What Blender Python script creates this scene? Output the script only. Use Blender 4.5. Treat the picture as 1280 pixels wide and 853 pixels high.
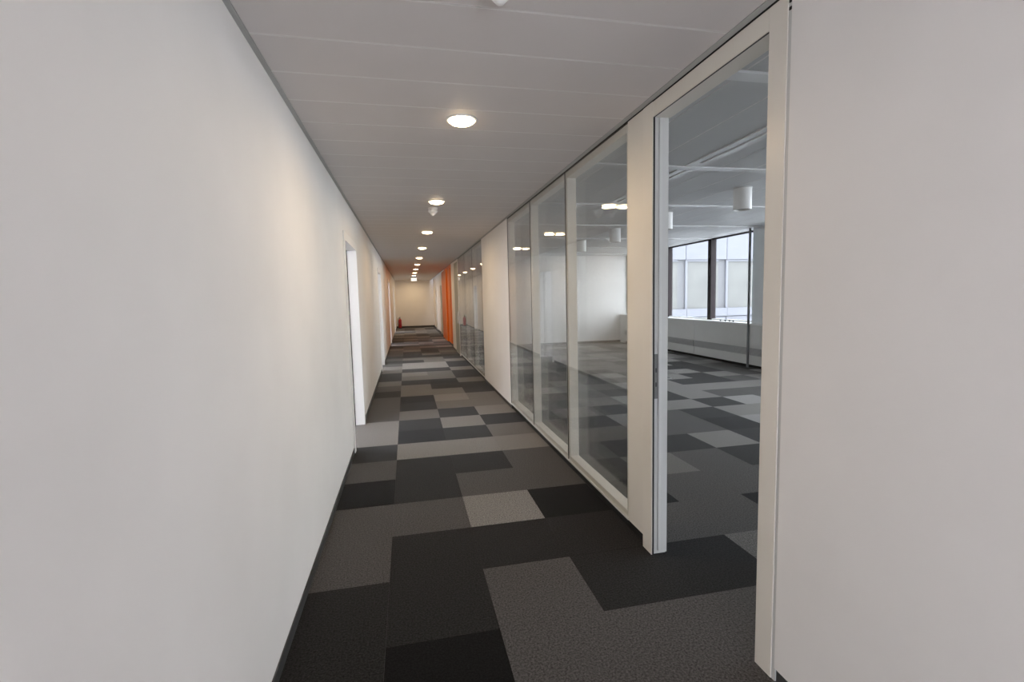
import bpy, bmesh, math, random
from mathutils import Matrix, Vector

for o in list(bpy.data.objects):
    bpy.data.objects.remove(o)
sc = bpy.context.scene
COL = sc.collection

# ------------------------------------------------------------------ camera
FPX = 604.80
EYE = Vector((0.1500, -2.0247, 1.4868))
FWD = Vector((0.20960, 0.97361, -0.09026))
RGT = Vector((0.97688, -0.21248, -0.02343))
UPV = Vector((0.04199, 0.08326, 0.99564))
cam = bpy.data.cameras.new('camera')
cam.sensor_fit = 'HORIZONTAL'
cam.sensor_width = 36.0
cam.lens = FPX / 1280.0 * 36.0
cam.clip_start = 0.02
cam.clip_end = 300
cam_ob = bpy.data.objects.new('camera', cam)
COL.objects.link(cam_ob)
cam_ob.matrix_world = Matrix(((RGT.x, UPV.x, -FWD.x, EYE.x), (RGT.y, UPV.y, -FWD.y, EYE.y),
                              (RGT.z, UPV.z, -FWD.z, EYE.z), (0, 0, 0, 1)))
sc.camera = cam_ob

# ------------------------------------------------------------------ world: plain overcast sky
SKY_STRENGTH = 9.3
SKY_COLOUR = (0.86, 0.90, 1.0, 1)
world = bpy.data.worlds.new('overcast_sky')
sc.world = world
world.use_nodes = True
bg = world.node_tree.nodes['Background']
bg.inputs['Color'].default_value = SKY_COLOUR
bg.inputs['Strength'].default_value = SKY_STRENGTH

# light of the corridor's downlights
LAMP_WATTS = 9.5
LAMP_FACE = 18.0
LAMP_SPREAD = math.radians(172)
LAMP_COLOUR = (1.0, 0.74, 0.44, 1)

sc.view_settings.view_transform = 'Standard'
sc.view_settings.look = 'None'
sc.view_settings.gamma = 1.0
sc.view_settings.use_curve_mapping = False
sc.view_settings.exposure = 0.0
sc.cycles.use_denoising = True
sc.cycles.max_bounces = 14
sc.cycles.diffuse_bounces = 8
sc.cycles.glossy_bounces = 6
sc.cycles.transparent_max_bounces = 24
sc.cycles.sample_clamp_indirect = 6.0


# ------------------------------------------------------------------ materials
def new_mat(name):
    m = bpy.data.materials.new(name)
    m.use_nodes = True
    return m, m.node_tree, m.node_tree.nodes, m.node_tree.links


def paint(name, col, rough=0.55, bump=0.03, scale=220.0, vary=0.03, spec=0.4, metal=0.0):
    m, t, n, l = new_mat(name)
    b = n['Principled BSDF']
    b.inputs['Roughness'].default_value = rough
    b.inputs['Metallic'].default_value = metal
    b.inputs['Specular IOR Level'].default_value = spec
    co = n.new('ShaderNodeTexCoord')
    nz = n.new('ShaderNodeTexNoise')
    nz.inputs['Scale'].default_value = 1.7
    nz.inputs['Detail'].default_value = 3
    l.new(co.outputs['Object'], nz.inputs['Vector'])
    rp = n.new('ShaderNodeValToRGB')
    a = [max(0, c * (1 - vary)) for c in col]
    z = [min(1, c * (1 + vary)) for c in col]
    rp.color_ramp.elements[0].position = 0.3
    rp.color_ramp.elements[1].position = 0.7
    rp.color_ramp.elements[0].color = (*a, 1)
    rp.color_ramp.elements[1].color = (*z, 1)
    l.new(nz.outputs['Fac'], rp.inputs['Fac'])
    l.new(rp.outputs['Color'], b.inputs['Base Color'])
    if bump:
        n2 = n.new('ShaderNodeTexNoise')
        n2.inputs['Scale'].default_value = scale
        n2.inputs['Detail'].default_value = 2
        l.new(co.outputs['Object'], n2.inputs['Vector'])
        bp = n.new('ShaderNodeBump')
        bp.inputs['Strength'].default_value = bump
        bp.inputs['Distance'].default_value = 0.002
        l.new(n2.outputs['Fac'], bp.inputs['Height'])
        l.new(bp.outputs['Normal'], b.inputs['Normal'])
    return m


def carpet(name, col):
    m, t, n, l = new_mat(name)
    b = n['Principled BSDF']
    b.inputs['Roughness'].default_value = 0.95
    b.inputs['Specular IOR Level'].default_value = 0.06
    b.inputs['Sheen Weight'].default_value = 0.18
    b.inputs['Sheen Roughness'].default_value = 0.3
    g = n.new('ShaderNodeNewGeometry')
    nz = n.new('ShaderNodeTexNoise')
    nz.inputs['Scale'].default_value = 110
    nz.inputs['Detail'].default_value = 3
    nz.inputs['Roughness'].default_value = 0.7
    l.new(g.outputs['Position'], nz.inputs['Vector'])
    rp = n.new('ShaderNodeValToRGB')
    rp.color_ramp.elements[0].position = 0.28
    rp.color_ramp.elements[1].position = 0.74
    rp.color_ramp.elements[0].color = (*[c * 0.25 for c in col], 1)
    rp.color_ramp.elements[1].color = (*[c * 1.85 for c in col], 1)
    l.new(nz.outputs['Fac'], rp.inputs['Fac'])
    l.new(rp.outputs['Color'], b.inputs['Base Color'])
    bp = n.new('ShaderNodeBump')
    bp.inputs['Strength'].default_value = 0.5
    bp.inputs['Distance'].default_value = 0.003
    l.new(nz.outputs['Fac'], bp.inputs['Height'])
    l.new(bp.outputs['Normal'], b.inputs['Normal'])
    return m


def glass(name, tint, ior_f0=0.043):
    """clear pane: straight transmission plus a Fresnel reflection on either face"""
    m, t, n, l = new_mat(name)
    n.remove(n['Principled BSDF'])
    out = n['Material Output']
    tr = n.new('ShaderNodeBsdfTransparent')
    tr.inputs['Color'].default_value = (*tint, 1)
    gl = n.new('ShaderNodeBsdfGlossy')
    gl.inputs['Roughness'].default_value = 0.0
    g = n.new('ShaderNodeNewGeometry')
    dot = n.new('ShaderNodeVectorMath')
    dot.operation = 'DOT_PRODUCT'
    l.new(g.outputs['Normal'], dot.inputs[0])
    l.new(g.outputs['Incoming'], dot.inputs[1])
    ab = n.new('ShaderNodeMath'); ab.operation = 'ABSOLUTE'
    l.new(dot.outputs['Value'], ab.inputs[0])
    om = n.new('ShaderNodeMath'); om.operation = 'SUBTRACT'; om.use_clamp = True
    om.inputs[0].default_value = 1.0
    l.new(ab.outputs[0], om.inputs[1])
    pw = n.new('ShaderNodeMath'); pw.operation = 'POWER'
    l.new(om.outputs[0], pw.inputs[0]); pw.inputs[1].default_value = 5.0
    ma = n.new('ShaderNodeMath'); ma.operation = 'MULTIPLY_ADD'
    l.new(pw.outputs[0], ma.inputs[0])
    ma.inputs[1].default_value = 1 - ior_f0
    ma.inputs[2].default_value = ior_f0
    mx = n.new('ShaderNodeMixShader')
    l.new(ma.outputs[0], mx.inputs['Fac'])
    l.new(tr.outputs[0], mx.inputs[1])
    l.new(gl.outputs[0], mx.inputs[2])
    l.new(mx.outputs[0], out.inputs['Surface'])
    return m


def emit(name, col, strength):
    m, t, n, l = new_mat(name)
    b = n['Principled BSDF']
    b.inputs['Base Color'].default_value = (0.8, 0.8, 0.8, 1)
    b.inputs['Emission Color'].default_value = col
    b.inputs['Emission Strength'].default_value = strength
    return m


M = {}
M['wall'] = paint('white_wall_paint', (0.81, 0.785, 0.76), 0.6, 0.05, 260)
M['jamb'] = paint('white_lacquer', (0.80, 0.79, 0.77), 0.3, 0.0)
M['cream'] = paint('cream_powder_coat', (0.74, 0.70, 0.63), 0.35, 0.02, 500)
M['alu'] = paint('light_grey_aluminium_coat', (0.60, 0.60, 0.58), 0.35, 0.0)
M['steel'] = paint('brushed_steel', (0.45, 0.44, 0.42), 0.35, 0.0, metal=0.9)
M['black'] = paint('black_rubber', (0.012, 0.012, 0.012), 0.6, 0.0)
M['base'] = paint('charcoal_baseboard', (0.045, 0.045, 0.045), 0.5, 0.0)
M['panel'] = paint('perforated_ceiling_metal', (0.655, 0.615, 0.60), 0.55, 0.10, 700, 0.02)
M['panel_edge'] = paint('ceiling_metal_plain_edge', (0.74, 0.715, 0.70), 0.4, 0.0)
M['angle'] = paint('grey_ceiling_angle', (0.42, 0.42, 0.41), 0.5, 0.0)
M['roompanel'] = paint('office_ceiling_metal', (0.54, 0.54, 0.54), 0.5, 0.06, 600, 0.02)
M['rail'] = paint('white_ceiling_rail', (0.80, 0.80, 0.80), 0.25, 0.0)
M['slab'] = paint('dark_subfloor', (0.03, 0.03, 0.03), 0.9, 0.0)
M['orange'] = paint('orange_gloss_lacquer', (0.62, 0.135, 0.012), 0.42, 0.0, vary=0.02, spec=0.3)
M['win_dark'] = paint('dark_red_brown_window_metal', (0.016, 0.009, 0.010), 0.5, 0.0, spec=0.2)
M['conv'] = paint('grey_white_radiator_metal', (0.68, 0.68, 0.66), 0.4, 0.0)
M['grille'] = paint('grey_grille_metal', (0.52, 0.52, 0.51), 0.45, 0.0)
M['sill'] = paint('white_window_sill', (0.85, 0.85, 0.85), 0.3, 0.0)
M['postgrey'] = paint('grey_partition_profile', (0.22, 0.23, 0.24), 0.4, 0.0)
M['pier'] = paint('pale_pier_paint', (0.80, 0.83, 0.84), 0.6, 0.03)
M['white'] = paint('white_plastic', (0.82, 0.81, 0.79), 0.35, 0.0)
M['greengrey'] = paint('grey_green_lacquer', (0.30, 0.32, 0.28), 0.4, 0.0)
M['strike'] = paint('dull_steel_strike', (0.20, 0.20, 0.19), 0.45, 0.0, metal=0.3)
M['red'] = paint('red_enamel', (0.36, 0.012, 0.018), 0.3, 0.0)
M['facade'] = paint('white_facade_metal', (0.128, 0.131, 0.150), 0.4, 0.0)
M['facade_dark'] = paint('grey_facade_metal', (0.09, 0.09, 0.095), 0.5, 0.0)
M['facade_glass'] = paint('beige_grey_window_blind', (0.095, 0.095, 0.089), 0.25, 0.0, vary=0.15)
M['ground'] = paint('pale_courtyard_concrete', (0.4, 0.4, 0.4), 0.8, 0.0)
M['glass'] = glass('clear_partition_glass', (0.98, 0.985, 0.983))
M['winglass'] = glass('window_glass', (0.96, 0.98, 0.97))
M['lamp'] = emit('warm_lamp_diffuser', LAMP_COLOUR, LAMP_FACE)
M['sign'] = emit('lit_sign_face', (1.0, 0.96, 0.9, 1), 0.9)
SHADES = {
    'K': carpet('carpet_black', (0.008, 0.0078, 0.0075)),
    'D': carpet('carpet_charcoal', (0.020, 0.0193, 0.0185)),
    'M': carpet('carpet_dark_grey', (0.072, 0.068, 0.065)),
    'G': carpet('carpet_mid_grey', (0.130, 0.122, 0.114)),
    'L': carpet('carpet_light_grey', (0.185, 0.175, 0.165)),
    'W': carpet('carpet_pale_grey', (0.26, 0.25, 0.24)),
}


# ------------------------------------------------------------------ helpers
def box(bm, x0, x1, y0, y1, z0, z1, bev=0.0):
    g = bmesh.ops.create_cube(bm, size=1.0)
    vs = g['verts']
    for v in vs:
        v.co = Vector(((x0 + x1) / 2 + v.co.x * (x1 - x0), (y0 + y1) / 2 + v.co.y * (y1 - y0),
                       (z0 + z1) / 2 + v.co.z * (z1 - z0)))
    if bev:
        es = set()
        for v in vs:
            es.update(v.link_edges)
        bmesh.ops.bevel(bm, geom=list(es), offset=bev, segments=2, affect='EDGES', profile=0.6)


def lathe(bm, prof, seg=40, c=(0, 0, 0)):
    """turn (r, z) pairs about the vertical axis through c"""
    rings = []
    for r, z in prof:
        if r < 1e-6:
            rings.append([bm.verts.new((c[0], c[1], c[2] + z))])
        else:
            rings.append([bm.verts.new((c[0] + r * math.cos(2 * math.pi * k / seg),
                                        c[1] + r * math.sin(2 * math.pi * k / seg), c[2] + z)) for k in range(seg)])
    for a, b in zip(rings[:-1], rings[1:]):
        for k in range(seg):
            k2 = (k + 1) % seg
            if len(a) == 1 and len(b) == 1:
                continue
            if len(a) == 1:
                bm.faces.new((a[0], b[k2], b[k]))
            elif len(b) == 1:
                bm.faces.new((a[k], a[k2], b[0]))
            else:
                bm.faces.new((a[k], a[k2], b[k2], b[k]))


def tube(bm, pts, r, seg=10):
    pts = [Vector(q) for q in pts]
    rings = []
    for i, q in enumerate(pts):
        d = (pts[min(i + 1, len(pts) - 1)] - pts[max(i - 1, 0)]).normalized()
        a = d.cross(Vector((0.3, 0.5, 0.81))).normalized()
        b = d.cross(a)
        rings.append([bm.verts.new(q + r * (math.cos(2 * math.pi * k / seg) * a + math.sin(2 * math.pi * k / seg) * b))
                      for k in range(seg)])
    for a, b in zip(rings[:-1], rings[1:]):
        for k in range(seg):
            bm.faces.new((a[k], a[(k + 1) % seg], b[(k + 1) % seg], b[k]))
    bm.faces.new(rings[0][::-1])
    bm.faces.new(rings[-1])


def mesh_from(bm, name, smooth=False):
    bmesh.ops.recalc_face_normals(bm, faces=bm.faces)
    me = bpy.data.meshes.new(name)
    bm.to_mesh(me)
    bm.free()
    if smooth:
        for f in me.polygons:
            f.use_smooth = True
        me.set_sharp_from_angle(angle=math.radians(38))
    return me


def link(name, me, mat=None, parent=None, loc=(0, 0, 0)):
    o = bpy.data.objects.new(name, me)
    COL.objects.link(o)
    if mat is not None:
        me.materials.clear()
        me.materials.append(mat)
    o.location = loc
    if parent is not None:
        o.parent = parent
    return o


def wpos(o):
    p = Vector((0, 0, 0))
    while o is not None:
        p += o.location
        o = o.parent
    return p


def part(name, boxes, mat, parent=None, bev=0.0):
    """ONE mesh of the given world-space boxes, as a child of parent or on its own"""
    off = wpos(parent)
    bm = bmesh.new()
    for b in boxes:
        box(bm, b[0] - off.x, b[1] - off.x, b[2] - off.y, b[3] - off.y, b[4] - off.z, b[5] - off.z, bev)
    return link(name, mesh_from(bm, name), mat, parent)


def solid(name, fn, mat, parent=None, smooth=True, loc=(0, 0, 0)):
    bm = bmesh.new()
    fn(bm)
    return link(name, mesh_from(bm, name, smooth), mat, parent, loc)


def tag(o, label=None, cat=None, group=None, kind=None):
    if label: o['label'] = label
    if cat: o['category'] = cat
    if group: o['group'] = group
    if kind: o['kind'] = kind
    return o


def thing(name, loc, label, cat, group=None, kind=None):
    o = bpy.data.objects.new(name, None)
    o.empty_display_size = 0.1
    COL.objects.link(o)
    o.location = loc
    return tag(o, label, cat, group, kind)


def struct(name, boxes, mat, label=None, bev=0.0):
    return tag(part(name, boxes, mat, None, bev), label, None, None, 'structure')


# ------------------------------------------------------------------ main measures (metres)
XL = -0.41           # corridor face of the wall with the doors
XL2 = -0.53          # its other face
XR = 1.46            # corridor face of the glazed side
XR2 = 1.56           # office face of the glazed side
ZC = 2.50            # corridor ceiling
ZO = 2.70            # office ceiling
Y0, Y1 = -4.6, 24.2  # corridor ends
YO0, YO1 = -4.0, 12.1  # office ends
XW = 6.95            # window plane
XC = 6.68            # front of the radiator cabinets
XLF = -4.60          # window plane of the rooms behind the doors
ZS = 0.07            # height of the dark plinth under the partition

# ------------------------------------------------------------------ floor and carpet tiles
floor = struct('floor', [(XLF, XW + 0.15, Y0, Y1 + 0.1, -0.30, -0.007)], M['slab'], 'patchwork carpet tile floor in greys and black')

PAT = {  # corridor tiles: row (0.5 m along the corridor) -> columns from the door wall
    -4: 'MGDM', -3: 'DMLM', -2: 'GDMM', -1: 'DKMM', 0: 'DDMD', 1: 'MDDD', 2: 'MMLK', 3: 'KDMM', 4: 'MDDM', 5: 'DLLL', 6: 'LKDG', 7: 'LDLD',
    8: 'MGDL', 9: 'MDGG', 10: 'MKLG', 11: 'DGGD', 12: 'MGDD', 13: 'GDKG', 14: 'DGGD', 15: 'DLGD', 16: 'GDDL',
    17: 'LWWK', 18: 'MWWK', 19: 'DKGL', 20: 'MGGD', 21: 'DKKD', 22: 'MDGM', 23: 'MDDG', 24: 'MGKM', 25: 'GMDD', 26: 'DMGL', 27: 'KDDD',
    28: 'GGMM', 29: 'DDGD', 30: 'DMKG', 31: 'KDDL', 32: 'MGMD', 33: 'DDDG', 34: 'DMGD', 35: 'LGMD', 36: 'DDKM', 37: 'GMDD', 38: 'WGMG',
    39: 'DLGM', 40: 'GMLG', 41: 'DDGM', 42: 'WLGG', 43: 'MDLG', 44: 'GMMD', 45: 'DKLM', 46: 'LMGD', 47: 'DGML'}
ROOM = {(3, -1): 'M', (3, 0): 'D', (3, 1): 'M', (4, 0): 'G', (4, 1): 'M', (3, 2): 'K', (4, 2): 'M', (5, 1): 'K', (5, 2): 'M', (3, 3): 'D',
        (4, 3): 'G', (5, 3): 'M', (6, 3): 'D', (4, 4): 'D', (5, 4): 'D', (3, 4): 'M', (6, 4): 'L', (5, 5): 'M', (6, 5): 'M', (6, 6): 'M',
        (7, 5): 'K', (7, 4): 'D', (7, 6): 'D', (8, 6): 'L', (8, 5): 'W', (7, 8): 'D', (7, 7): 'L', (6, 7): 'L', (8, 7): 'D', (8, 8): 'L',
        (8, 9): 'L', (9, 8): 'M', (10, 8): 'M', (9, 7): 'W', (9, 9): 'L', (10, 9): 'L', (11, 9): 'L', (9, 10): 'D', (10, 10): 'D', (10, 11): 'D',
        (9, 11): 'L', (10, 12): 'L', (11, 11): 'L', (12, 11): 'M', (11, 10): 'M', (4, 5): 'K', (5, 6): 'L', (4, 6): 'D', (5, 7): 'D', (4, 7): 'M', (6, 2): 'M', (5, 0): 'M', (6, 1): 'M', (9, 6): 'L', (9, 5): 'M', (12, 9): 'M', (8, 10): 'L', (8, 11): 'G', (11, 12): 'D', (12, 12): 'M', (12, 10): 'L'}
rnd = random.Random(11)
tiles = {}
for j in range(int(Y0 / 0.5), int(Y1 / 0.5) + 1):
    for i in range(-9, 14):
        if i in (-1, 0, 1, 2):
            s = PAT[j][i + 1] if j in PAT else rnd.choice('DDMMGKL')
        elif (i, j) in ROOM:
            s = ROOM[(i, j)]
        else:
            s = rnd.choice('KDDMMMGGLLW')
        if i >= 3 and not (YO0 <= j * 0.5 < YO1):
            continue
        tiles[(i, j)] = s


def project(x, y, z):
    d = Vector((x, y, z)) - EYE
    w = d.dot(FWD)
    if w < 0.05:
        return None
    return 640 + FPX * d.dot(RGT) / w, 426.5 - FPX * d.dot(UPV) / w, w


tile_me = {}
for s in SHADES:
    bm = bmesh.new()
    box(bm, 0.0002, 0.4998, 0.0002, 0.4998, -0.0065, 0.0)
    tile_me[s] = mesh_from(bm, 'carpet_tile')
    tile_me[s].materials.append(SHADES[s])
rank = []
for (i, j), s in tiles.items():
    q = project(i * 0.5 + 0.25, j * 0.5 + 0.25, 0)
    seen = q is not None and 300 < q[0] < 1010 and q[1] < 940
    if i < -1:
        seen = False
    if i >= 3 and q is not None and (q[0] > 960 or (q[0] < 632)):
        seen = False
    rank.append((0 if seen else 1, q[2] if q else 99, (i, j), s))
rank.sort()
rest = bmesh.new()
order = list(SHADES)
for k, (hid, w, (i, j), s) in enumerate(rank):
    if k < 300:
        o = bpy.data.objects.new('carpet_tile', tile_me[s])
        COL.objects.link(o)
        o.parent = floor
        o.location = (i * 0.5, j * 0.5, rnd.uniform(-0.0004, 0.0004))
    else:
        n0 = len(rest.faces)
        box(rest, i * 0.5 + 0.0006, i * 0.5 + 0.4994, j * 0.5 + 0.0006, j * 0.5 + 0.4994, -0.0065, 0.0)
        rest.faces.ensure_lookup_table()
        for f in rest.faces[n0:]:
            f.material_index = order.index(s)
me = mesh_from(rest, 'distant_carpet_tiles')
for s in order:
    me.materials.append(SHADES[s])
tag(link('distant_carpet_tiles', me, None, floor), kind='stuff')

# ------------------------------------------------------------------ corridor ceiling
ceil = struct('ceiling', [(XL2, XR, Y0, Y1 + 0.1, ZC + 0.03, 3.0)], M['slab'], 'grey perforated metal panel ceiling of the corridor')
PIT = 0.31
PX0, PX1 = XL + 0.022, XR - 0.035


def panel_mesh(name, lx, ly, edge, mats, gap=0.003, ends=True):
    bm = bmesh.new()
    xs = [gap, gap + edge, lx - gap - edge, lx - gap]
    ys = [gap, gap + edge, ly - gap - edge, ly - gap]
    vs = [[bm.verts.new((x, y, 0)) for y in ys] for x in xs]
    for a in range(3):
        for b in range(3):
            f = bm.faces.new((vs[a][b], vs[a][b + 1], vs[a + 1][b + 1], vs[a + 1][b]))
            inner = b == 1 and (a == 1 or not ends)
            f.material_index = 0 if inner else 1
    r = bmesh.ops.extrude_face_region(bm, geom=bm.faces[:])
    for v in [g for g in r['geom'] if isinstance(g, bmesh.types.BMVert)]:
        v.co.z += 0.018
    me = mesh_from(bm, name)
    for q in mats:
        me.materials.append(q)
    return me


cp = panel_mesh('ceiling_panel', PX1 - PX0, PIT, 0.006, (M['panel'], M['panel_edge']), 0.0015, False)
k0 = int((Y0 - 0.674) / PIT)
for k in range(k0, int((Y1 - 0.674) / PIT) + 1):
    o = bpy.data.objects.new('ceiling_panel', cp)
    COL.objects.link(o)
    o.parent = ceil
    o.location = (PX0, 0.674 + k * PIT, ZC)
part('perimeter_angle', [(XL, PX0, Y0, Y1, ZC - 0.002, ZC + 0.002), (XL, XL + 0.003, Y0, Y1, ZC, ZC + 0.03)], M['angle'], ceil)
part('perimeter_angle', [(PX1, XR - 0.004, Y0, Y1, ZC - 0.002, ZC + 0.002), (XR - 0.007, XR - 0.004, Y0, Y1, ZC, ZC + 0.03)], M['angle'], ceil)

# ------------------------------------------------------------------ office ceiling
oceil = struct('ceiling', [(XR, XW + 0.3, YO0, YO1, ZO + 0.03, 3.0)], M['slab'], 'pale metal panel ceiling of the office with white cross rails')
OP, OY = 0.385, 1.85
ox0 = 2.03 - OP
op = panel_mesh('ceiling_panel', OP, OY - 0.10, 0.004, (M['roompanel'], M['panel_edge']), 0.0025, True)
for a in range(-3, 7):
    y = 0.47 + a * OY
    for b in range(0, 13):
        x = ox0 + b * OP
        if b == 3 and a in (0, 1):
            continue
        o = bpy.data.objects.new('ceiling_panel', op)
        COL.objects.link(o)
        o.parent = oceil
        o.location = (x, y + 0.05, ZO)
    part('cross_rail', [(XR2, XW, y - 0.05, y + 0.05, ZO - 0.012, ZO + 0.02)], M['rail'], oceil, 0.003)
part('ceiling_edge_strip', [(ox0 + 13 * OP, XW + 0.02, YO0, YO1, ZO - 0.002, ZO + 0.02)], M['rail'], oceil)
part('ceiling_edge_strip', [(XR2, ox0, YO0, YO1, ZO - 0.002, ZO + 0.02)], M['roompanel'], oceil)
# slot diffusers lying in the panel row beside the fourth joint
for a, lab in ((0, 'slotted white air diffuser strip in the office ceiling, nearer one'), (1, 'slotted white air diffuser strip in the office ceiling, farther one')):
    y = 0.47 + a * OY
    x = ox0 + 3 * OP
    sd = thing('air_diffuser', (x + 0.1, y + OY / 2, ZO), lab, 'air vent', 'ceiling air diffusers')
    part('plate', [(x + 0.18, x + OP - 0.003, y + 0.056, y + OY - 0.056, ZO, ZO + 0.018)], M['roompanel'], sd)
    for q in range(2):
        part('slat', [(x + 0.004 + q * 0.105, x + 0.071 + q * 0.105, y + 0.09, y + OY - 0.16, ZO - 0.008, ZO + 0.006)], M['rail'], sd)
    part('end_plate', [(x + 0.002, x + 0.18, y + OY - 0.16, y + OY - 0.056, ZO - 0.004, ZO + 0.010)], M['rail'], sd)
    part('end_plate', [(x + 0.002, x + 0.18, y + 0.056, y + 0.09, ZO - 0.004, ZO + 0.012)], M['rail'], sd)
    part('slot', [(x + 0.002, x + 0.18, y + 0.056, y + OY - 0.056, ZO + 0.014, ZO + 0.02)], M['grille'], sd)

# ------------------------------------------------------------------ wall with the doors
DOORS = [(2.87, 3.97), (8.38, 9.43), (14.05, 15.14), (20.15, 21.24)]
HD = 2.10
segs, prev = [], Y0
bs = []
for a, b in DOORS:
    segs.append((prev, a))
    bs.append((XL2, XL, prev, a, 0.0, 2.9))
    bs.append((XL2, XL, a, b, HD, 2.9))
    prev = b
segs.append((prev, Y1))
bs.append((XL2, XL, prev, Y1, 0, 2.9))
struct('wall_left', bs, M['wall'], 'long plain white wall with open doorways')
for a, b in segs:
    a2 = a + (0.055 if a > Y0 else 0)
    b2 = b - (0.055 if b < Y1 else 0)
    struct('baseboard_left', [(XL - 0.002, XL + 0.006, a2, b2, 0, 0.055)], M['base'], 'thin charcoal baseboard along the white wall')
for n, (a, b) in enumerate(DOORS):
    d = thing('door_%d' % (n + 1), ((XL + XL2) / 2, (a + b) / 2, 0),
              ['white door frame in the wall nearest the viewer', 'white door frame, second along the wall', 'white door frame, third along the wall',
               'white door frame beside the far end wall'][n], None, None, 'structure')
    c = 0.05
    x0, x1 = XL2 - 0.012, XL + 0.012
    # lining with a casing that stands a little proud of the wall
    for nm, y0, y1 in (('jamb', a, a + 0.03), ('jamb', b - 0.03, b)):
        part(nm, [(x0, x1, y0, y1, 0, HD)], M['jamb'], d, 0.002)
    part('head', [(x0, x1, a + 0.03, b - 0.03, HD - 0.03, HD)], M['jamb'], d, 0.002)
    for y0, y1 in ((a - c, a), (b, b + c)):
        part('casing', [(XL, x1, y0, y1, 0, HD + c)], M['jamb'], d, 0.002)
    part('casing', [(XL, x1, a, b, HD, HD + c)], M['jamb'], d, 0.002)
    part('gasket', [(x0 + 0.03, x0 + 0.038, b - 0.034, b - 0.03, 0, HD - 0.03), (x0 + 0.03, x0 + 0.038, a + 0.03, b - 0.03, HD - 0.034, HD - 0.03)], M['black'], d)
    # leaf swung back into the room behind, hinged at the far jamb
    lf = part('door_leaf', [(x0 - 0.93, x0 - 0.006, b - 0.045, b - 0.005, 0.008, HD - 0.035)], M['jamb'], d, 0.002)
    off = wpos(lf)

    def handle(bm, a=a, b=b, x0=x0, off=off):
        xx = x0 - 0.87
        tube(bm, [Vector((xx, b - 0.045, 1.05)) - off, Vector((xx, b - 0.095, 1.05)) - off, Vector((xx + 0.02, b - 0.10, 1.05)) - off,
                  Vector((xx + 0.12, b - 0.10, 1.05)) - off], 0.010)
    solid('handle', handle, M['steel'], lf)
    for z in (0.25, 1.85):
        part('hinge', [(x0 - 0.012, x0 + 0.004, b - 0.047, b - 0.030, z - 0.05, z + 0.05)], M['steel'], d, 0.002)

# rooms behind the doors: back wall with windows open to the sky, end walls, ceiling
bs = [(XLF - 0.15, XLF, Y0, Y1 + 0.1, -0.3, 0.87), (XLF - 0.15, XLF, Y0, Y1 + 0.1, 2.62, 2.9)]
y = Y0
while y < Y1:
    bs.append((XLF - 0.15, XLF, y, y + 0.25, 0.87, 2.62))
    y += 1.85
struct('wall_back', bs, M['wall'], 'window wall of the rooms behind the doorways')
struct('wall_side', [(XLF, XL2, Y0 - 0.1, Y0, -0.3, 2.9)], M['wall'])
struct('wall_side', [(XLF, XL2, Y1, Y1 + 0.1, -0.3, 2.9)], M['wall'])
for y in (6.1, 11.7, 17.6):
    struct('wall_side', [(XLF, XL2, y, y + 0.1, 0, 2.75)], M['wall'])
struct('ceiling', [(XLF - 0.15, XL2, Y0, Y1 + 0.1, 2.7, 3.0)], M['rail'], 'white ceiling of the rooms behind the doorways')

# ------------------------------------------------------------------ corridor ends
we = struct('wall_end', [(XL2, 2.6, Y1, Y1 + 0.12, 0, 2.9)], M['wall'], 'plain white wall closing the far end of the corridor')
struct('baseboard_end', [(XL, 1.75, Y1 - 0.010, Y1, 0, 0.09)], M['base'], 'black baseboard along the far end wall')
struct('wall_start', [(XL2, XL + 0.1, Y0 - 0.12, Y0, 0, 2.9), (XR - 0.1, 2.6, Y0 - 0.12, Y0, 0, 2.9), (XL + 0.1, XR - 0.1, Y0 - 0.12, Y0, 1.8, 2.9)], M['wall'])

# ------------------------------------------------------------------ glazed side: solid walls
DN0, DN1 = -0.44, 0.40      # open doorway into the office


def right_wall(a, b, lab, x0=XR, x1=XR2, top=2.9):
    w = struct('wall_right', [(x0, x1, a, b, 0.055, top)], M['wall'], lab)
    struct('baseboard_right', [(x0 + 0.010, x1 - 0.012, a, b, 0, 0.055)], M['base'], 'recessed charcoal baseboard under the white wall')
    return w


right_wall(Y0, -0.545, 'plain white wall beside the open doorway')
right_wall(4.21, 6.42, 'white wall between the two glazed stretches')
struct('wall_right', [(XR, XR2, -0.545, 4.21, ZC, 2.9)], M['slab'])
struct('wall_right', [(XR, XR2, 6.42, 11.55, ZC, 2.9)], M['slab'])
right_wall(11.50, 12.35, 'narrow white wall strip before the orange wall')
struct('trim_1', [(XR + 0.004, XR2, -0.545, -0.527, 0, ZC)], M['alu'], 'narrow grey groove between door frame and white wall')
for z in (2.440, 2.464):
    struct('trim_2', [(XR + 0.001, XR + 0.004, -0.541, -0.531, z - 0.005, z + 0.005)], M['black'], 'small black hole in the grey groove')

# doorway frame
d5 = thing('door_5', (1.51, 0, 0), 'tall cream metal frame of the open doorway', None, None, 'structure')
ZT = 2.493
part('jamb', [(XR, XR2, -0.527, DN0, 0, ZT)], M['cream'], d5, 0.002)
part('jamb', [(XR, XR + 0.012, DN1, 0.50, 0, ZT), (XR + 0.012, XR2 - 0.012, DN1 + 0.006, 0.50, 0, ZT), (XR2 - 0.012, XR2, DN1 + 0.012, 0.50, 0, ZT)], M['alu'], d5)
part('jamb_face', [(XR - 0.003, XR + 0.003, DN1 - 0.001, 0.50, 0, ZT)], M['cream'], d5, 0.001)
part('head', [(XR, XR2, DN0, DN1, 2.415, ZT)], M['cream'], d5, 0.002)
part('gasket', [(XR + 0.003, XR + 0.011, DN1 - 0.005, DN1, 0, 2.415)], M['black'], d5)
part('gasket', [(XR + 0.003, XR + 0.009, DN0, DN1, 2.413, 2.415)], M['base'], d5)
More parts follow.
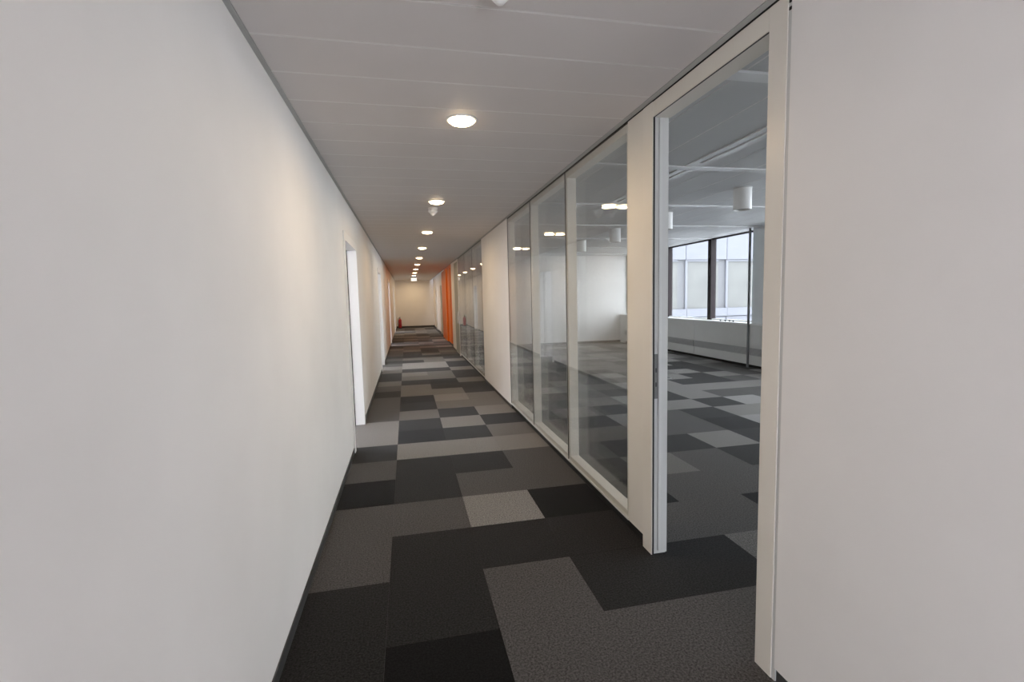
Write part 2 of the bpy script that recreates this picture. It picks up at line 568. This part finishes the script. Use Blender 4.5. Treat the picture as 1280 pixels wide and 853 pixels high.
part('door_stop', [(XR + 0.036, XR + 0.05, DN1 - 0.008, DN1 + 0.008, 0.02, 2.415)], M['alu'], d5, 0.002)
sp = part('strike_plate', [(XR + 0.012, XR + 0.034, DN1 - 0.001, DN1 + 0.007, 0.905, 1.155)], M['strike'], d5, 0.0005)
tag(sp, 'grey steel strike plate')
for z in (0.985, 1.065):
    part('latch_hole', [(XR + 0.019, XR + 0.027, DN1 - 0.0022, DN1 - 0.0008, z - 0.012, z + 0.012)], M['base'], sp)
part('shadow_gap', [(XR + 0.006, XR2 - 0.006, -0.527, 0.70, ZT, ZC)], M['black'], d5)
# cream cover panel next to it
struct('trim_3', [(XR, XR2, 0.503, 0.698, ZS, ZT)], M['cream'], 'cream metal cover panel beside the doorway', 0.0015)
struct('trim_4', [(XR + 0.02, XR2 - 0.02, 0.503, 0.698, 0, ZS)], M['black'], 'black plinth under the cream panel')


# glazed partition modules: two panes, frame between them, black plinth
def module(a, b, label, group):
    t = thing('glass_partition', (1.51, (a + b) / 2, 0), label, 'glass partition', group)
    fx0, fx1 = XR + 0.011, XR2 - 0.011
    part('plinth', [(XR + 0.022, XR2 - 0.022, a, b, 0, ZS)], M['black'], t)
    part('bottom_rail', [(fx0, fx1, a, b, ZS + 0.004, ZS + 0.045)], M['cream'], t, 0.002)
    part('glazing_bead', [(XR - 0.001, XR + 0.011, a, b, ZS - 0.004, ZS + 0.010)], M['alu'], t, 0.001)
    part('top_rail', [(fx0, fx1, a, b, 2.445, ZT)], M['cream'], t, 0.002)
    for y0, y1 in ((a + 0.002, a + 0.034), (b - 0.034, b - 0.002)):
        part('stile', [(fx0, fx1, y0, y1, ZS + 0.045, 2.445)], M['cream'], t, 0.002)
    for x in (XR + 0.001, XR2 - 0.009):
        part('glass_pane', [(x, x + 0.008, a + 0.002, b - 0.002, ZS + 0.010, ZT)], M['glass'], t)
    part('joint_seal', [(XR + 0.002, XR + 0.009, b - 0.0018, b + 0.0018, ZS + 0.01, ZT)], M['base'], t)
    part('shadow_gap', [(XR + 0.006, XR2 - 0.006, a, b, ZT, ZC)], M['black'], t)
    return t


G1 = 'glass partition panels between doorway and white wall'
module(0.70, 1.87, 'clear double-glazed partition panel right beside the open doorway', G1)
module(1.87, 3.04, 'clear double-glazed partition panel in the middle of the three near ones', G1)
module(3.04, 4.21, 'clear double-glazed partition panel touching the white wall, farthest of the near three', G1)
G2 = 'glass partition panels beyond the white wall'
module(6.42, 7.75, 'reflective glass partition panel just beyond the white wall', G2)
module(7.75, 9.08, 'reflective glass partition panel in the middle of the distant stretch', G2)
module(9.08, 10.41, 'reflective glass partition panel nearest the orange wall', G2)
d6 = thing('door_6', (1.51, 10.95, 0), 'grey-green door in a white frame between distant glass and orange wall', None, None, 'structure')
part('jamb', [(XR - 0.004, XR2, 10.415, 10.50, 0, ZT)], M['jamb'], d6, 0.002)
part('head', [(XR - 0.004, XR2, 10.50, 11.50, 2.44, ZT)], M['jamb'], d6, 0.002)
lf = part('door_leaf', [(XR + 0.006, XR + 0.05, 10.503, 11.497, 0.01, 2.437)], M['greengrey'], d6, 0.002)
part('handle', [(XR - 0.03, XR - 0.018, 10.56, 10.575, 0.85, 1.15), (XR - 0.03, XR + 0.006, 10.56, 10.575, 0.87, 0.885), (XR - 0.03, XR + 0.006, 10.56, 10.575, 1.115, 1.13)], M['steel'], lf)

# orange wall in a shallow recess
ow = struct('wall_right', [(1.60, 1.75, 12.1, 17.2, 0, 2.9)], M['orange'], 'glossy orange wall panels along the corridor')
for y0, y1, x in ((12.36, 13.9, 1.575), (13.905, 14.9, 1.555), (14.905, 16.9, 1.50)):
    part('wall_panel', [(x, 1.60, y0, y1, 0.004, 2.498)], M['orange'], ow, 0.012)
struct('wall_right', [(XR2, 1.75, 12.1, 12.35, 0, 2.9)], M['wall'])
XF = 1.58
for a, b in ((16.95, 18.0), (18.95, 21.5), (22.4, Y1)):
    right_wall(a, b, 'white wall between the distant doors', XF, XF + 0.12)
for n, (a, b) in enumerate(((18.0, 18.95), (21.5, 22.4))):
    struct('wall_right', [(XF, XF + 0.12, a, b, HD, 2.9)], M['wall'])
    d = thing('door_%d' % (7 + n), (XF + 0.06, (a + b) / 2, 0), ['closed white door just past the orange wall', 'closed white door near the far end wall'][n], None, None, 'structure')
    for y0, y1 in ((a, a + 0.05), (b - 0.05, b)):
        part('jamb', [(XF - 0.012, XF + 0.125, y0, y1, 0, HD)], M['jamb'], d, 0.002)
    part('head', [(XF - 0.012, XF + 0.125, a + 0.05, b - 0.05, HD - 0.05, HD)], M['jamb'], d, 0.002)
    lf = part('door_leaf', [(XF + 0.05, XF + 0.09, a + 0.053, b - 0.053, 0.008, HD - 0.053)], M['jamb'], d, 0.002)
    part('gasket', [(XF + 0.04, XF + 0.05, a + 0.05, a + 0.06, 0, HD - 0.05), (XF + 0.04, XF + 0.05, b - 0.06, b - 0.05, 0, HD - 0.05)], M['base'], d)
    off = wpos(lf)
    solid('handle', lambda bm, off=off, a=a: tube(bm, [Vector((XF + 0.05, a + 0.13, 1.05)) - off, Vector((XF + 0.0, a + 0.13, 1.05)) - off,
                                                       Vector((XF - 0.002, a + 0.15, 1.05)) - off, Vector((XF - 0.002, a + 0.25, 1.05)) - off], 0.01), M['steel'], lf)
# ------------------------------------------------------------------ office shell
struct('wall_office_back', [(XR2, XW + 0.3, YO1, YO1 + 0.1, 0, 2.9)], M['wall'], 'white end wall of the office seen through the glass')
struct('baseboard_office_back', [(XR2, XC, YO1 - 0.008, YO1, 0, 0.07)], M['base'], 'charcoal baseboard under the office end wall')
struct('wall_office_front', [(XR2, XW + 0.3, YO0 - 0.1, YO0, 0, 2.9)], M['wall'])
struct('wall_window', [(XW - 0.04, XW + 0.15, YO0, YO1, -0.3, 0.866)], M['conv'], 'low wall below the office windows')
struct('wall_window', [(XW - 0.02, XW + 0.15, YO0, YO1, ZO, 2.9)], M['conv'])
ZW0, ZW1 = 0.86, 2.70
MUL = [6.03 + OY * k for k in range(-5, 4)]
edges = [YO0] + MUL + [YO1]
lab = {7: 'window bay with dark red-brown mullion by the office end wall', 6: 'bright window bay between two dark mullions', 5: 'bright window bay beside the pale pier'}
wn = 0
for k in range(len(edges) - 1):
    a, b = edges[k], edges[k + 1]
    wn += 1
    w = thing('window_%d' % wn, (XW, (a + b) / 2, ZW0), lab.get(k, 'office window bay with dark frame'), None, None, 'structure')
    part('mullion', [(XW - 0.035, XW + 0.10, b - 0.06, b + 0.06, ZW0, ZW1)], M['win_dark'], w, 0.003)
    part('bottom_frame', [(XW, XW + 0.06, a + 0.06, b - 0.06, ZW0, ZW0 + 0.035)], M['sill'], w)
    part('top_frame', [(XW, XW + 0.06, a + 0.06, b - 0.06, ZW1 - 0.03, ZW1)], M['win_dark'], w)
    part('glass_pane', [(XW + 0.02, XW + 0.028, a + 0.06, b - 0.06, ZW0 + 0.03, ZW1 - 0.02)], M['winglass'], w)

# radiator cabinets under the windows
RB = [2.55, 4.40, 6.25, 8.10, 9.95, 11.80]
rl = ['grey radiator cabinet under the window, hidden mostly by the door frame', 'grey radiator cabinet under the pale pier, right of the grey upright',
      'grey radiator cabinet with four black knobs on its sill', 'grey radiator cabinet under the window, left of the upright seam', 'grey radiator cabinet next to the office end wall']
for k in range(5):
    a, b = RB[k], RB[k + 1]
    r = thing('radiator_cabinet', (XC + 0.1, (a + b) / 2, 0), rl[k], 'radiator', 'radiator cabinets under the office windows')
    f0 = a + 0.006; f1 = b - 0.006
    part('plinth', [(XC + 0.05, XW - 0.05, a, b, 0, 0.06)], M['black'], r)
    part('upper_panel', [(XC, XC + 0.02, f0, f1, 0.385, 0.835)], M['conv'], r, 0.003)
    part('lower_panel', [(XC, XC + 0.02, f0, f1, 0.06, 0.245)], M['conv'], r, 0.003)
    part('grille_back', [(XC + 0.016, XC + 0.024, a + 0.03, b - 0.03, 0.24, 0.39)], M['postgrey'], r)
    for q in range(7):
        part('slat', [(XC + 0.002, XC + 0.016, f0 + 0.02, f1 - 0.02, 0.252 + q * 0.019, 0.263 + q * 0.019)], M['grille'], r)
    part('sill', [(XC - 0.015, XW - 0.042, a + 0.001, b - 0.001, 0.838, 0.868)], M['sill'], r, 0.004)
struct('wall_window', [(XC, XW - 0.04, YO0, 2.55, 0.0, 0.868)], M['conv'])
struct('wall_window', [(XC, XW - 0.04, 11.80, YO1, 0.0, 0.868)], M['conv'])
struct('trim_5', [(XC - 0.035, XC - 0.002, 6.215, 6.25, 0, ZO)], M['postgrey'], 'slim grey upright profile in front of the radiators', 0.003)
struct('column', [(XC + 0.04, XW - 0.02, 5.45, 6.22, 0.868, ZO)], M['pier'], 'pale blue-grey pier between the windows')
for k, y in enumerate((6.80, 6.92, 7.06, 7.22)):
    t = thing('sill_knob', (XC + 0.07, y, 0.868), ['small black knob on the sill, closest to the grey upright', 'small black knob on the sill, second from the grey upright',
              'small black knob on the sill, third from the grey upright', 'small black knob on the sill, farthest from the grey upright'][k], 'knob', 'black knobs on the sill')
    solid('cap', lambda bm: lathe(bm, [(0, 0.034), (0.016, 0.032), (0.02, 0.026), (0.02, 0.012), (0.012, 0.010)], 16), M['black'], t)
    solid('stem', lambda bm: lathe(bm, [(0, 0.012), (0.009, 0.012), (0.009, 0.002), (0.015, 0.0), (0, 0.0)], 12), M['base'], t)


# surface-mounted cylinder lamps of the office (switched off)
def cyl_lamp(x, y, label):
    t = thing('cylinder_lamp', (x, y, ZO), label, 'ceiling lamp', 'white cylinder lamps on the office ceiling')
    solid('housing', lambda bm: lathe(bm, [(0, 0), (0.1, 0), (0.1, -0.246), (0.097, -0.25), (0.09, -0.25), (0.088, -0.23)], 40), M['white'], t)
    solid('reflector', lambda bm: lathe(bm, [(0.089, -0.24), (0.06, -0.16), (0, -0.14)], 32), M['steel'], t)
    solid('ceiling_plate', lambda bm: lathe(bm, [(0, 0.001), (0.106, 0.001), (0.106, -0.006), (0.1, -0.008)], 40), M['alu'], t)


cyl_lamp(4.07, 3.09, 'white cylinder lamp on the office ceiling, seen whole through the doorway')
cyl_lamp(4.02, 4.74, 'white cylinder lamp on the office ceiling, cut off by the door post')
cyl_lamp(3.96, 6.42, 'larger of the two white cylinder lamps seen through the near glass')
cyl_lamp(3.98, 8.24, 'smaller white cylinder lamp seen through the near glass')
fo = thing('floor_socket', (4.56, 5.67, 0), 'small dark floor socket lid on the office carpet', 'floor socket')
part('lid', [(4.50, 4.62, 5.60, 5.74, 0.0, 0.012)], M['base'], fo, 0.003)
part('rim', [(4.485, 4.635, 5.585, 5.755, 0.0, 0.006)], M['steel'], fo, 0.002)

# ------------------------------------------------------------------ corridor downlights
LY = [0.826, 3.18, 5.53, 7.83, 10.15, 12.40, 14.66, 16.90]
LL = ['lit round ceiling downlight nearest the viewer', 'lit round ceiling downlight just before the smoke detector', 'lit round ceiling downlight just beyond the smoke detector',
      'lit round ceiling downlight, fourth along the corridor', 'lit round ceiling downlight, fifth along the corridor', 'lit round ceiling downlight, sixth along the corridor',
      'lit round ceiling downlight, seventh along the corridor', 'lit round ceiling downlight, last one before the hanging sign']
ring = bmesh.new()
lathe(ring, [(0.088, 0.0), (0.088, -0.003), (0.085, -0.006), (0.078, -0.006), (0.075, -0.003), (0.075, 0.0)], 48)
ring = mesh_from(ring, 'trim_ring', True)
ring.materials.append(M['white'])
disc = bmesh.new()
lathe(disc, [(0.076, -0.001), (0.073, -0.010), (0.062, -0.019), (0.04, -0.025), (0.0, -0.028)], 48)
disc = mesh_from(disc, 'diffuser', True)
disc.materials.append(M['lamp'])
for k, y in enumerate([19.15, 21.4, 23.3] + LY):  # the lamp nearest the end wall is an unseen addition that lifts its brightness
    if k < 3:
        lb = ['lit round ceiling downlight hidden behind the hanging sign', 'lit round ceiling downlight second from the far end wall', 'unseen downlight added to brighten the far end wall'][k]
    else:
        lb = LL[k - 3]
    t = thing('downlight', (0.50, y, ZC), lb, 'ceiling light', 'round downlights in the corridor ceiling')
    link('trim_ring', ring, None, t)
    link('diffuser', disc, None, t)
    ld = bpy.data.lights.new('lamp_beam', 'AREA')
    ld.shape = 'DISK'
    ld.size = 0.15
    ld.energy = LAMP_WATTS
    ld.color = LAMP_COLOUR[:3]
    ld.spread = LAMP_SPREAD
    lo_ = bpy.data.objects.new('lamp_beam', ld)
    COL.objects.link(lo_)
    lo_.parent = t
    lo_.location = (0, 0, -0.030)


def detector(y, label):
    t = thing('smoke_detector', (0.48, y, ZC), label, 'smoke detector', 'smoke detectors on the corridor ceiling')
    solid('base', lambda bm: lathe(bm, [(0, 0), (0.055, 0), (0.055, -0.012), (0.05, -0.016)], 32), M['white'], t)
    solid('body', lambda bm: lathe(bm, [(0.046, -0.014), (0.05, -0.03), (0.05, -0.045), (0.036, -0.058)], 32), M['white'], t)
    solid('sensor_cone', lambda bm: lathe(bm, [(0.036, -0.056), (0.028, -0.068), (0.012, -0.085), (0, -0.088)], 24), M['white'], t)


detector(3.55, 'white smoke detector hanging from the ceiling behind the second downlight')
detector(-0.432, 'smoke detector tip at the top edge of the picture')

# hanging lit sign
es = thing('hanging_sign', (0.51, 20.0, ZC), 'small lit white box sign hanging from the far ceiling', 'sign')
part('mounting_rail', [(0.38, 0.64, 19.96, 20.04, ZC - 0.055, ZC)], M['base'], es, 0.004)
part('light_box', [(0.385, 0.635, 19.965, 20.035, ZC - 0.20, ZC - 0.05)], M['sign'], es, 0.004)
part('bottom_cap', [(0.383, 0.637, 19.963, 20.037, ZC - 0.21, ZC - 0.20)], M['white'], es, 0.002)

# fire extinguisher on the floor by the end wall
fe = thing('fire_extinguisher', (-0.22, 23.85, 0), 'red fire extinguisher standing on the carpet by the end wall', 'extinguisher')
solid('foot_ring', lambda bm: lathe(bm, [(0, 0), (0.10, 0), (0.10, 0.03), (0.085, 0.045), (0, 0.045)], 32), M['black'], fe)
solid('cylinder', lambda bm: lathe(bm, [(0, 0.035), (0.078, 0.04), (0.082, 0.06), (0.082, 0.40), (0.074, 0.44), (0.05, 0.475), (0.026, 0.49), (0.026, 0.51), (0, 0.51)], 40), M['red'], fe)


def valve(bm):
    box(bm, -0.022, 0.022, -0.03, 0.03, 0.505, 0.55, 0.004)
    box(bm, -0.012, 0.012, -0.13, 0.03, 0.555, 0.567, 0.003)
    box(bm, -0.012, 0.012, -0.12, 0.02, 0.59, 0.602, 0.003)
    box(bm, -0.01, 0.01, 0.0, 0.03, 0.55, 0.60, 0.003)


solid('valve', valve, M['black'], fe, False)
solid('hose', lambda bm: tube(bm, [(0, 0.02, 0.53), (-0.05, 0.02, 0.545), (-0.10, 0.0, 0.50), (-0.115, -0.01, 0.40), (-0.11, -0.02, 0.28), (-0.1, -0.03, 0.16)], 0.012), M['black'], fe)
solid('horn', lambda bm: lathe(bm, [(0.011, 0.18), (0.014, 0.12), (0.026, 0.06), (0.022, 0.06), (0.0, 0.12)], 20, (-0.1, -0.03, 0)), M['black'], fe)

# ------------------------------------------------------------------ courtyard and the wing across it
struct('ground', [(XW + 0.15, 40, -25, 40, -3.7, -3.6)], M['ground'], 'pale courtyard ground')
YB = 16.3
bd = thing('building', (15, YB, -3.6), 'pale office wing with panel bands and windows across the courtyard', 'building')
part('wall', [(7.3, 30, YB + 0.25, YB + 8, -3.6, 8)], M['facade_dark'], bd)
BP = 1.92


def shared(name, mat, lx, ly, lz, bev=0.0):
    bm = bmesh.new()
    box(bm, 0, lx, 0, ly, 0, lz, bev)
    me = mesh_from(bm, name)
    me.materials.append(mat)
    return me


def put(name, me, parent, x, y, z):
    o = bpy.data.objects.new(name, me)
    COL.objects.link(o)
    o.parent = parent
    o.location = Vector((x, y, z)) - wpos(parent)
    return o


pa = shared('facade_panel', M['facade'], BP - 0.02, 0.2, 1.52, 0.01)
sb = shared('sill_band', M['facade'], BP - 0.01, 0.28, 0.34, 0.01)
lo = shared('facade_panel', M['facade'], BP - 0.02, 0.2, 1.66, 0.01)
fr = shared('window_frame', M['facade'], 0.10, 0.12, 2.05, 0.01)
fh = shared('window_head', M['facade'], BP - 0.45, 0.12, 0.08, 0.01)
pn = shared('window_pane', M['facade_glass'], BP - 0.45, 0.03, 2.05)
sd = shared('side_strip', M['facade_dark'], 0.33, 0.06, 2.05)
for s in (0, 1):
    zb = 3.62 * s
    for k in range(-2, 9):
        x = 11.58 + BP * k
        if s == 0 or True:
            put('facade_panel', pa, bd, x + 0.01, YB, 2.87 + zb)
            put('sill_band', sb, bd, x + 0.005, YB - 0.08, 0.48 + zb)
            w = put('window', pn, bd, x + 0.12, YB + 0.12, 0.82 + zb)
            put('window_frame', fr, w, x, YB + 0.05, 0.82 + zb)
            put('window_head', fh, w, x + 0.1, YB + 0.05, 2.79 + zb)
            put('side_strip', sd, w, x + BP - 0.33, YB + 0.12, 0.82 + zb)
        if s == 0:
            put('facade_panel', lo, bd, x + 0.01, YB, -1.2)
